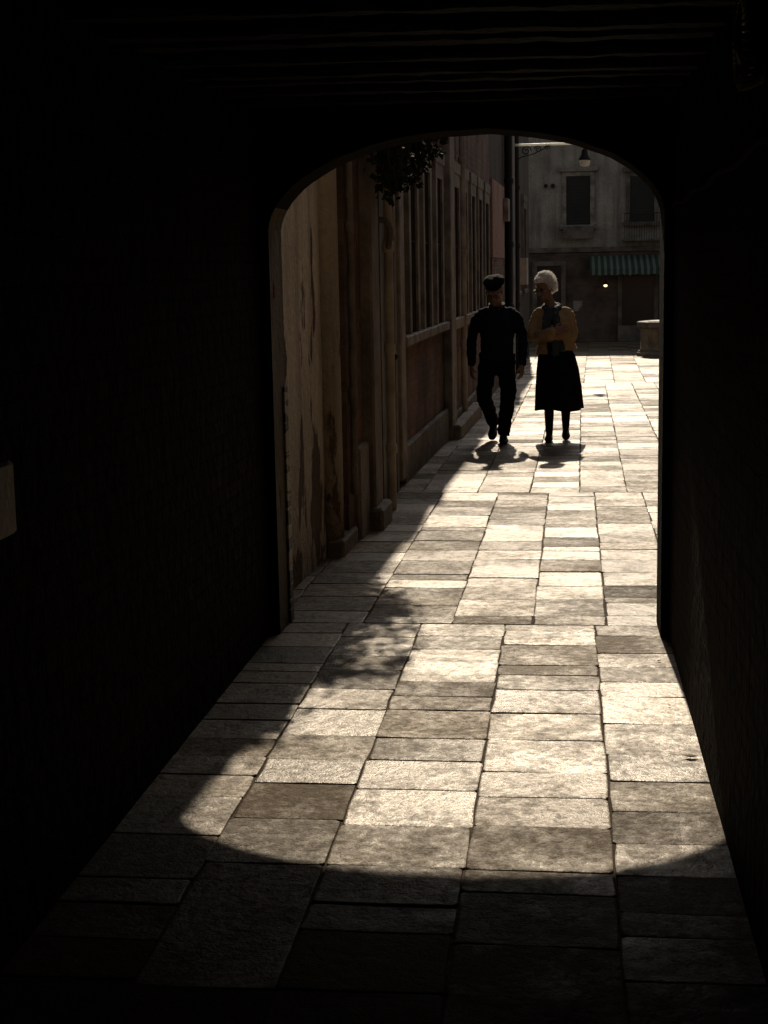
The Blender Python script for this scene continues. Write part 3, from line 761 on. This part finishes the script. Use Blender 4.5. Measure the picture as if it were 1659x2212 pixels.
def head(bm, H):
    ell(bm, (0, .015, .03), (.075, .095, .098), H); ell(bm, (0, -.022, -.042), (.060, .074, .080), H)
    ell(bm, (0, -.072, -.102), (.026, .024, .022), H); ell(bm, (0, -.045, -.085), (.050, .045, .04), H)
    tube(bm, [H @ Vector((0, -.088, .012)), H @ Vector((0, -.105, -.022)), H @ Vector((0, -.112, -.036))], [.009, .0125, .014], 8, H.to_3x3() @ Vector((1, 0, 0)))
    for s in (-1, 1):
        ell(bm, (s * .078, .012, -.02), (.010, .024, .032), H); ell(bm, (s * .030, -.085, .022), (.026, .012, .008), H)
        ell(bm, (s * .040, -.070, -.035), (.02, .018, .02), H)
        ell(bm, (s * .012, -.108, -.040), (.009, .009, .008), H)
    ell(bm, (0, -.094, -.066), (.024, .009, .0055), H); ell(bm, (0, -.092, -.077), (.021, .009, .006), H)
def eyes(H, root):
    for s in (-1, 1):
        bm = bmesh.new(); ell(bm, (s * .031, -.080, -.002), (.013, .012, .010), H, 2); emit('eye', bm, 'eye', root, True)
def glasses(H, root):
    bm = bmesh.new(); ax = H.to_3x3() @ Vector((0, 1, 0))
    for s in (-1, 1):
        P = [H @ Vector((s * .033 + .025 * math.cos(t * PI / 8), -.106, .001 + .020 * math.sin(t * PI / 8))) for t in range(17)]
        tube(bm, P, .0016, 6, ax, 1, False)
        tube(bm, [H @ Vector((s * .058, -.106, .006)), H @ Vector((s * .081, -.06, .006)), H @ Vector((s * .083, .01, .004))], .0016, 6, H.to_3x3() @ Vector((0, 0, 1)))
    tube(bm, [H @ Vector((-.01, -.107, .008)), H @ Vector((.01, -.107, .008))], .0016, 6, ax, 1)
    g = emit('glasses', bm, 'frame', root, True)
    for s in (-1, 1):
        bm = bmesh.new(); ell(bm, (s * .033, -.106, .001), (.024, .0025, .019), H, 2); emit('lens', bm, 'lens', g, True)
def shoe(heel, toe, root, hw=.046, ankle=None):
    h, t = Vector(heel), Vector(toe); d = (t - h).normalized(); side = d.cross(Vector((0, 0, 1))).normalized(); u = side.cross(d)
    bm = bmesh.new(); L = (t - h).length
    tube(bm, [h + d * .01 + u * .034, h + d * L * .35 + u * .036, h + d * L * .7 + u * .032, h + d * L * .95 + u * .022], [(hw * .84, .038), (hw * .95, .038), (hw * 1.1, .032), (hw * .75, .02)], 14, side)
    if ankle: tube(bm, [h + d * .06 + u * .03, (h + d * .06 + u * .03) * .4 + Vector(ankle) * .6], [(hw * .9, .05), (hw * .86, .048)], 12, side, 1)
    me = remesh(bm, .008, 3); return link('shoe', me, 'shoe', root, True)

# ---- the man
mp_ = G(1080, 955); mo = Vector((mp_.x, mp_.y, gz(mp_.y)))
man = thing('person', 'walking person in black beret, navy sweater and dark trousers, head bowed', 'person', mo)
def W(*p): return mo + Vector(p)
Hm = Matrix.Translation(W(-.045, -.090, 1.495)) @ Matrix.Rotation(math.radians(-6), 4, 'Z') @ Matrix.Rotation(math.radians(33), 4, 'X')
hipL, kneeL, ankL = W(-.105, 0, .86), W(-.150, -.10, .475), W(-.075, .25, .175)
hipR, kneeR, ankR = W(.065, 0, .86), W(.086, -.075, .46), W(.036, -.045, .085)
shL, elL, wrL = W(-.194, .0, 1.258), W(-.274, .045, 1.03), W(-.276, -.03, .785)
shR, elR, wrR = W(.154, .0, 1.258), W(.230, .05, 1.03), W(.226, -.02, .785)
bm = bmesh.new(); head(bm, Hm)
tube(bm, [W(-.022, .02, 1.28), W(-.03, -.0, 1.38), W(-.04, -.04, 1.45)], [.06, .058, .056], 14)
tube(bm, [W(-.02, 0, .84), W(-.02, 0, 1.0), W(-.02, .01, 1.16), W(-.02, .01, 1.25)], [(.12, .085), (.125, .085), (.14, .09), (.11, .065)], 18)
tube(bm, [shL, elL, wrL], [.042, .035, .026], 12); tube(bm, [shR, elR, wrR], [.042, .035, .026], 12)
tube(bm, [hipL, kneeL, ankL], [.062, .042, .026], 12); tube(bm, [hipR, kneeR, ankR], [.062, .042, .026], 12)
tube(bm, [ankL, W(-.077, .18, .075), W(-.080, .13, .045)], [.026, .018, .013], 10); tube(bm, [ankR, W(.038, -.11, .045), W(.043, -.17, .034)], [.026, .018, .013], 10)
hand(bm, wrL + Vector((0, -.005, -.02)), (.05, -.15, -1), (.8, .3, 0), (.1, -1, -.2), .32)
hand(bm, wrR + Vector((0, -.005, -.02)), (-.05, -.12, -1), (-.8, .3, 0), (-.1, -1, -.2), .36)
link('body', remesh(bm, .0045, 2), 'skin', man, True)
eyes(Hm, man); glasses(Hm, man)
bm = bmesh.new()
tube(bm, [W(-.022, .0, .79), W(-.02, 0, .86), W(-.02, -.004, 1.0), W(-.02, .005, 1.14), W(-.02, .01, 1.22), W(-.02, .012, 1.285), W(-.022, .015, 1.34)], [(.160, .124), (.165, .130), (.163, .128), (.182, .130), (.184, .118), (.142, .094), (.080, .080)], 24, cap=False)
for sh, el, wr, s in ((shL, elL, wrL, -1), (shR, elR, wrR, 1)):
    tube(bm, [sh + Vector((-s * .06, .005, .03)), sh, (sh + el) / 2 + Vector((s * .006, 0, 0)), el, (el + wr) / 2, wr], [.05, .057, .056, .052, .048, .040], 14)
me = remesh(bm, .0085, 4); wrinkle(me, .013, 9, (1, 1, 1.6), 3); wrinkle(me, .006, 24, (1, 1, 2), 8)
link('sweater', me, 'navy', man, True)
bm = bmesh.new()
for s in (-1, 1):
    tube(bm, [W(-.022 + s * .06, .03, 1.375), W(-.024 + s * .058, -.05, 1.35), W(-.026 + s * .012, -.088, 1.305)], [(.012, .022), (.014, .024), (.008, .012)], 8, (0, 0, 1))
tube(bm, [W(-.022 - .06, .03, 1.375), W(-.022, .085, 1.365), W(-.022 + .06, .03, 1.375)], [(.012, .022)] * 3, 8, (0, 0, 1))
link('shirt_collar', remesh(bm, .006, 2), 'shirt', man, True)
bm = bmesh.new()
tube(bm, [W(-.02, .0, .76), W(-.02, .0, .86), W(-.02, 0, .96)], [(.14, .108), (.150, .115), (.146, .11)], 20)
for hp, kn, an in ((hipL, kneeL, ankL), (hipR, kneeR, ankR)):
    tube(bm, [hp + Vector((0, 0, .02)), (hp + kn) / 2, kn, (kn + an) / 2 + Vector((0, .02, 0)), an + Vector((0, 0, -.015))], [.093, .087, .076, .070, .060], 16, cap=False)
me = remesh(bm, .009, 4); wrinkle(me, .014, 10, (1, 1, 1.5), 11); wrinkle(me, .006, 26, (1, 1, 1.6), 5)
link('trousers', me, 'trouser', man, True)
shoe(W(-.073, .295, .095), W(-.083, .085, .004), man, ankle=ankL); shoe(W(.033, .01, .0), W(.048, -.245, .0), man, ankle=ankR)
bm = bmesh.new(); ell(bm, (0, .034, .090), (.106, .112, .042), Hm); ell(bm, (.018, .045, .100), (.085, .09, .034), Hm); ell(bm, (0, .016, .062), (.082, .100, .042), Hm)
tube(bm, [Hm @ Vector((.01, .04, .125)), Hm @ Vector((.012, .04, .148))], .005, 6)
me = remesh(bm, .006, 2); wrinkle(me, .007, 18, (1, 1, 1), 2); link('beret', me, 'beret', man, True)
bm = bmesh.new()
for s in (-1, 1): ell(bm, (s * .066, .03, .012), (.017, .05, .035), Hm)
ell(bm, (0, .075, .0), (.06, .04, .05), Hm); link('hair', remesh(bm, .006, 2), 'greyhair', man, True)

# ---- the woman
wp_ = G(1203, 952); wo = Vector((wp_.x, wp_.y, gz(wp_.y)))
wom = thing('person', 'white haired person in ochre cardigan, scarf and long black skirt with folded arms', 'person', wo)
def V(*p): return wo + Vector(p)
Hw = Matrix.Translation(V(-.118, -.03, 1.518)) @ Matrix.Rotation(math.radians(-10), 4, 'Y') @ Matrix.Rotation(math.radians(-42), 4, 'Z') @ Matrix.Rotation(math.radians(12), 4, 'X')
sL, eL, wL_ = V(-.190, .0, 1.260), V(-.240, -.015, 1.045), V(-.035, -.195, 1.095)
sR, eR, wR_ = V(.110, .0, 1.260), V(.152, -.02, 1.035), V(-.075, -.165, 1.045)
bm = bmesh.new(); head(bm, Hw)
tube(bm, [V(-.045, .02, 1.29), V(-.07, .01, 1.37), V(-.105, -.01, 1.46)], [.058, .05, .05], 14)
tube(bm, [V(-.0, 0, .84), V(-.02, 0, 1.0), V(-.038, .01, 1.14), V(-.04, .01, 1.25)], [(.12, .095), (.11, .08), (.12, .085), (.09, .06)], 18)
tube(bm, [sL, eL, wL_], [.038, .034, .025], 12); tube(bm, [sR, eR, wR_], [.038, .034, .025], 12)
legL = [V(-.075, 0, .84), V(-.075, -.02, .46), V(-.077, .0, .28), V(-.075, -.03, .08)]
legR = [V(.075, .02, .84), V(.085, .05, .47), V(.088, .085, .30), V(.088, .10, .12)]
tube(bm, legL, [.075, .046, .040, .026], 12); tube(bm, legR, [.075, .046, .040, .026], 12)
tube(bm, [V(-.075, -.03, .08), V(-.078, -.10, .04), V(-.08, -.15, .03)], [.026, .018, .013], 10); tube(bm, [V(.088, .10, .12), V(.088, .03, .055), V(.09, -.01, .035)], [.026, .018, .013], 10)
hand(bm, wL_ + (wL_ - eL).normalized() * .015, (1, -.05, .25), (.1, 1, -.2), (-.2, .1, 1), .25)
hand(bm, wR_ + (wR_ - eR).normalized() * .015, (-1, .12, .12), (-.1, 1, -.1), (.1, .1, 1), .28)
link('body', remesh(bm, .0045, 2), 'skin', wom, True)
eyes(Hw, wom); glasses(Hw, wom)
bm = bmesh.new()
tube(bm, [V(0, 0, .88), V(-.02, 0, 1.0), V(-.038, .0, 1.16), V(-.04, .008, 1.25), V(-.042, .012, 1.31)], [(.145, .120), (.132, .108), (.145, .118), (.115, .085), (.062, .064)], 20, cap=False)
link('blouse', remesh(bm, .009, 3), 'blouse', wom, True)
bm = bmesh.new()
tube(bm, [V(.002, .0, .885), V(-.006, 0, .94), V(-.02, 0, 1.02), V(-.038, .0, 1.15), V(-.04, .008, 1.22), V(-.04, .012, 1.275), V(-.042, .014, 1.32)], [(.210, .160), (.194, .146), (.172, .132), (.173, .135), (.166, .118), (.120, .090), (.072, .070)], 24, cap=False)
for sh, el, wr, s in ((sL, eL, wL_, -1), (sR, eR, wR_, 1)):
    tube(bm, [sh + Vector((-s * .05, .005, .02)), sh, (sh + el) / 2 + Vector((s * .010, 0, 0)), el, (el + wr) / 2, wr], [.048, .057, .056, .055, .051, .040], 14)
me = remesh(bm, .0085, 4); wrinkle(me, .012, 10, (1, 1, 1.2), 21); wrinkle(me, .006, 26, (1, 1, 1.6), 15)
b2 = bmesh.new(); b2.from_mesh(me)
kill = []
for v in b2.verts:
    q = v.co - wo; cx = -.038 + .03 * max(0, (1.15 - q.z) / .3)
    w = .055 + .02 * (q.z < 1.0)
    if abs(q.x - cx) < w and q.y < -.05 and (q.z > 1.16 or (q.z < .985)) and q.y > -.19: kill.append(v)
bmesh.ops.delete(b2, geom=kill, context='VERTS'); b2.to_mesh(me); b2.free()
link('cardigan', me, 'ochre', wom, True)
bm = bmesh.new(); seg = 72; rings = []
prof = [(.97, .125, .10, -.015, 0, 0), (.93, .145, .115, -.012, 0, .1), (.85, .182, .135, -.005, .0, .25), (.70, .207, .155, .005, .01, .5), (.50, .222, .175, .013, .02, .8), (.312, .232, .20, .02, .03, 1.0), (.314, .222, .19, .02, .03, 1.0), (.5, .19, .16, .013, .02, .8)]
for z, a, b_, cx, cy, t in prof:
    rg = []
    for k in range(seg):
        th = 2 * PI * k / seg
        f = 1 + .055 * t * math.cos(9 * th + 1.3 * math.sin(2 * th)) + .03 * t * math.cos(5 * th + 1)
        rg.append(bm.verts.new(V(cx + a * f * math.cos(th), cy + b_ * f * math.sin(th), z + (.012 * math.cos(3 * th) * t))))
    rings.append(rg)
for i in range(len(rings) - 1):
    for k in range(seg): bm.faces.new((rings[i][k], rings[i][(k + 1) % seg], rings[i + 1][(k + 1) % seg], rings[i + 1][k]))
bm.faces.new(rings[-1]); bm.faces.new(rings[0][::-1])
emit('skirt', bm, 'skirt', wom, True)
for P in (legL, legR):
    bm = bmesh.new(); tube(bm, P, [.082, .054, .048, .034], 14); emit('stocking', bm, 'stocking', wom, True)
shoe(V(-.073, .015, 0), V(-.085, -.215, 0), wom, .040, V(-.075, -.03, .085)); shoe(V(.088, .145, .045), V(.09, -.065, .004), wom, .040, V(.088, .10, .12))
bm = bmesh.new()
P = [V(-.05 + .075 * math.cos(t * PI / 8), .01 + .078 * math.sin(t * PI / 8), 1.345 - .03 * (1 - math.sin(t * PI / 8)) * .8) for t in range(17)]
tube(bm, P, [(.034, .03)] * 17, 10, (0, 0, 1), 1)
tube(bm, [V(-.075, -.075, 1.31), V(-.095, -.13, 1.22), V(-.10, -.15, 1.12)], [(.03, .02), (.045, .016), (.05, .012)], 10)
tube(bm, [V(-.02, -.08, 1.31), V(-.005, -.13, 1.22), V(.01, -.15, 1.14)], [(.03, .02), (.04, .016), (.045, .012)], 10)
tube(bm, [V(-.015, -.165, .995), V(-.01, -.165, .93), V(-.012, -.16, .86)], [(.035, .013), (.04, .011), (.04, .009)], 10)
tube(bm, [V(.04, -.16, 1.0), V(.05, -.165, .95), V(.05, -.16, .90)], [(.028, .012), (.032, .011), (.03, .009)], 10)
me = remesh(bm, .007, 2); wrinkle(me, .010, 22, (2, 2, .6), 31); link('scarf', me, 'scarf', wom, True)
bm = bmesh.new()
ell(bm, (0, .030, .050), (.090, .102, .096), Hw); ell(bm, (0, .065, -.005), (.092, .080, .088), Hw)
for s in (-1, 1): ell(bm, (s * .074, .030, .002), (.022, .055, .062), Hw)
ell(bm, (.015, -.050, .095), (.062, .040, .032), Hw)
ell(bm, (0, .115, -.045), (.055, .04, .045), Hw)
me = remesh(bm, .006, 3); wrinkle(me, .010, 18, (1, 1, 1), 2); wrinkle(me, .007, 55, (1, 1, 1), 9)
hr = link('hair', me, 'hair', wom, True)
bm = bmesh.new()
for k in range(1100):
    th = R.uniform(0, 2 * PI); ph = R.uniform(-.6, 1.5)
    d = Vector((math.cos(th) * math.cos(ph), math.sin(th) * math.cos(ph), math.sin(ph)))
    if d.y < -.35 and d.z < .6: continue
    p = Vector((d.x * .090, .035 + d.y * .104, .042 + d.z * .100))
    tg = (Vector((-d.y, d.x, R.uniform(-1, .4))) * R.choice((-1, 1))); tg = (tg - d * tg.dot(d)).normalized()
    q = p + d * R.uniform(.004, .018) + tg * R.uniform(.010, .026); q2 = q + tg * .016 + d * R.uniform(-.007, .004)
    tube(bm, [Hw @ p, Hw @ q, Hw @ q2], [.0016, .0013, .0006], 4, (1, 0, 0), 2, False)
emit('hair_strands', bm, 'hair', hr, True)
bm = bmesh.new(); ell(bm, (.03, .140, -.03), (.03, .02, .022), Hw, 2); emit('hair_clip', bm, 'frame', hr, True)

# ------------------------------------------------------------------ light
EL = math.radians(36.0); AZ = math.radians(1.8)
sd = Vector((math.sin(AZ) * math.cos(EL), -math.cos(AZ) * math.cos(EL), -math.sin(EL)))
L = bpy.data.lights.new('sun', 'SUN'); L.energy = 5.0; L.angle = math.radians(.6); L.color = (1, .85, .66)
so = bpy.data.objects.new('sun', L); col.objects.link(so); so.rotation_euler = sd.to_track_quat('-Z', 'Y').to_euler(); so.location = (0, 20, 20)
w = bpy.data.worlds.new('World'); scene.world = w; w.use_nodes = True
nt = w.node_tree; bg = nt.nodes['Background']; sk = nt.nodes.new('ShaderNodeTexSky'); sk.sky_type = 'NISHITA'; sk.sun_disc = False
sk.sun_elevation = EL; sk.sun_rotation = -AZ
sk.dust_density = 3.0
hs = nt.nodes.new('ShaderNodeHueSaturation'); hs.inputs['Saturation'].default_value = .5
nt.links.new(sk.outputs[0], hs.inputs['Color']); nt.links.new(hs.outputs[0], bg.inputs[0]); bg.inputs[1].default_value = .066
scene.view_settings.view_transform = 'Standard'; scene.view_settings.look = 'None'; scene.view_settings.exposure = 0; scene.view_settings.gamma = 1
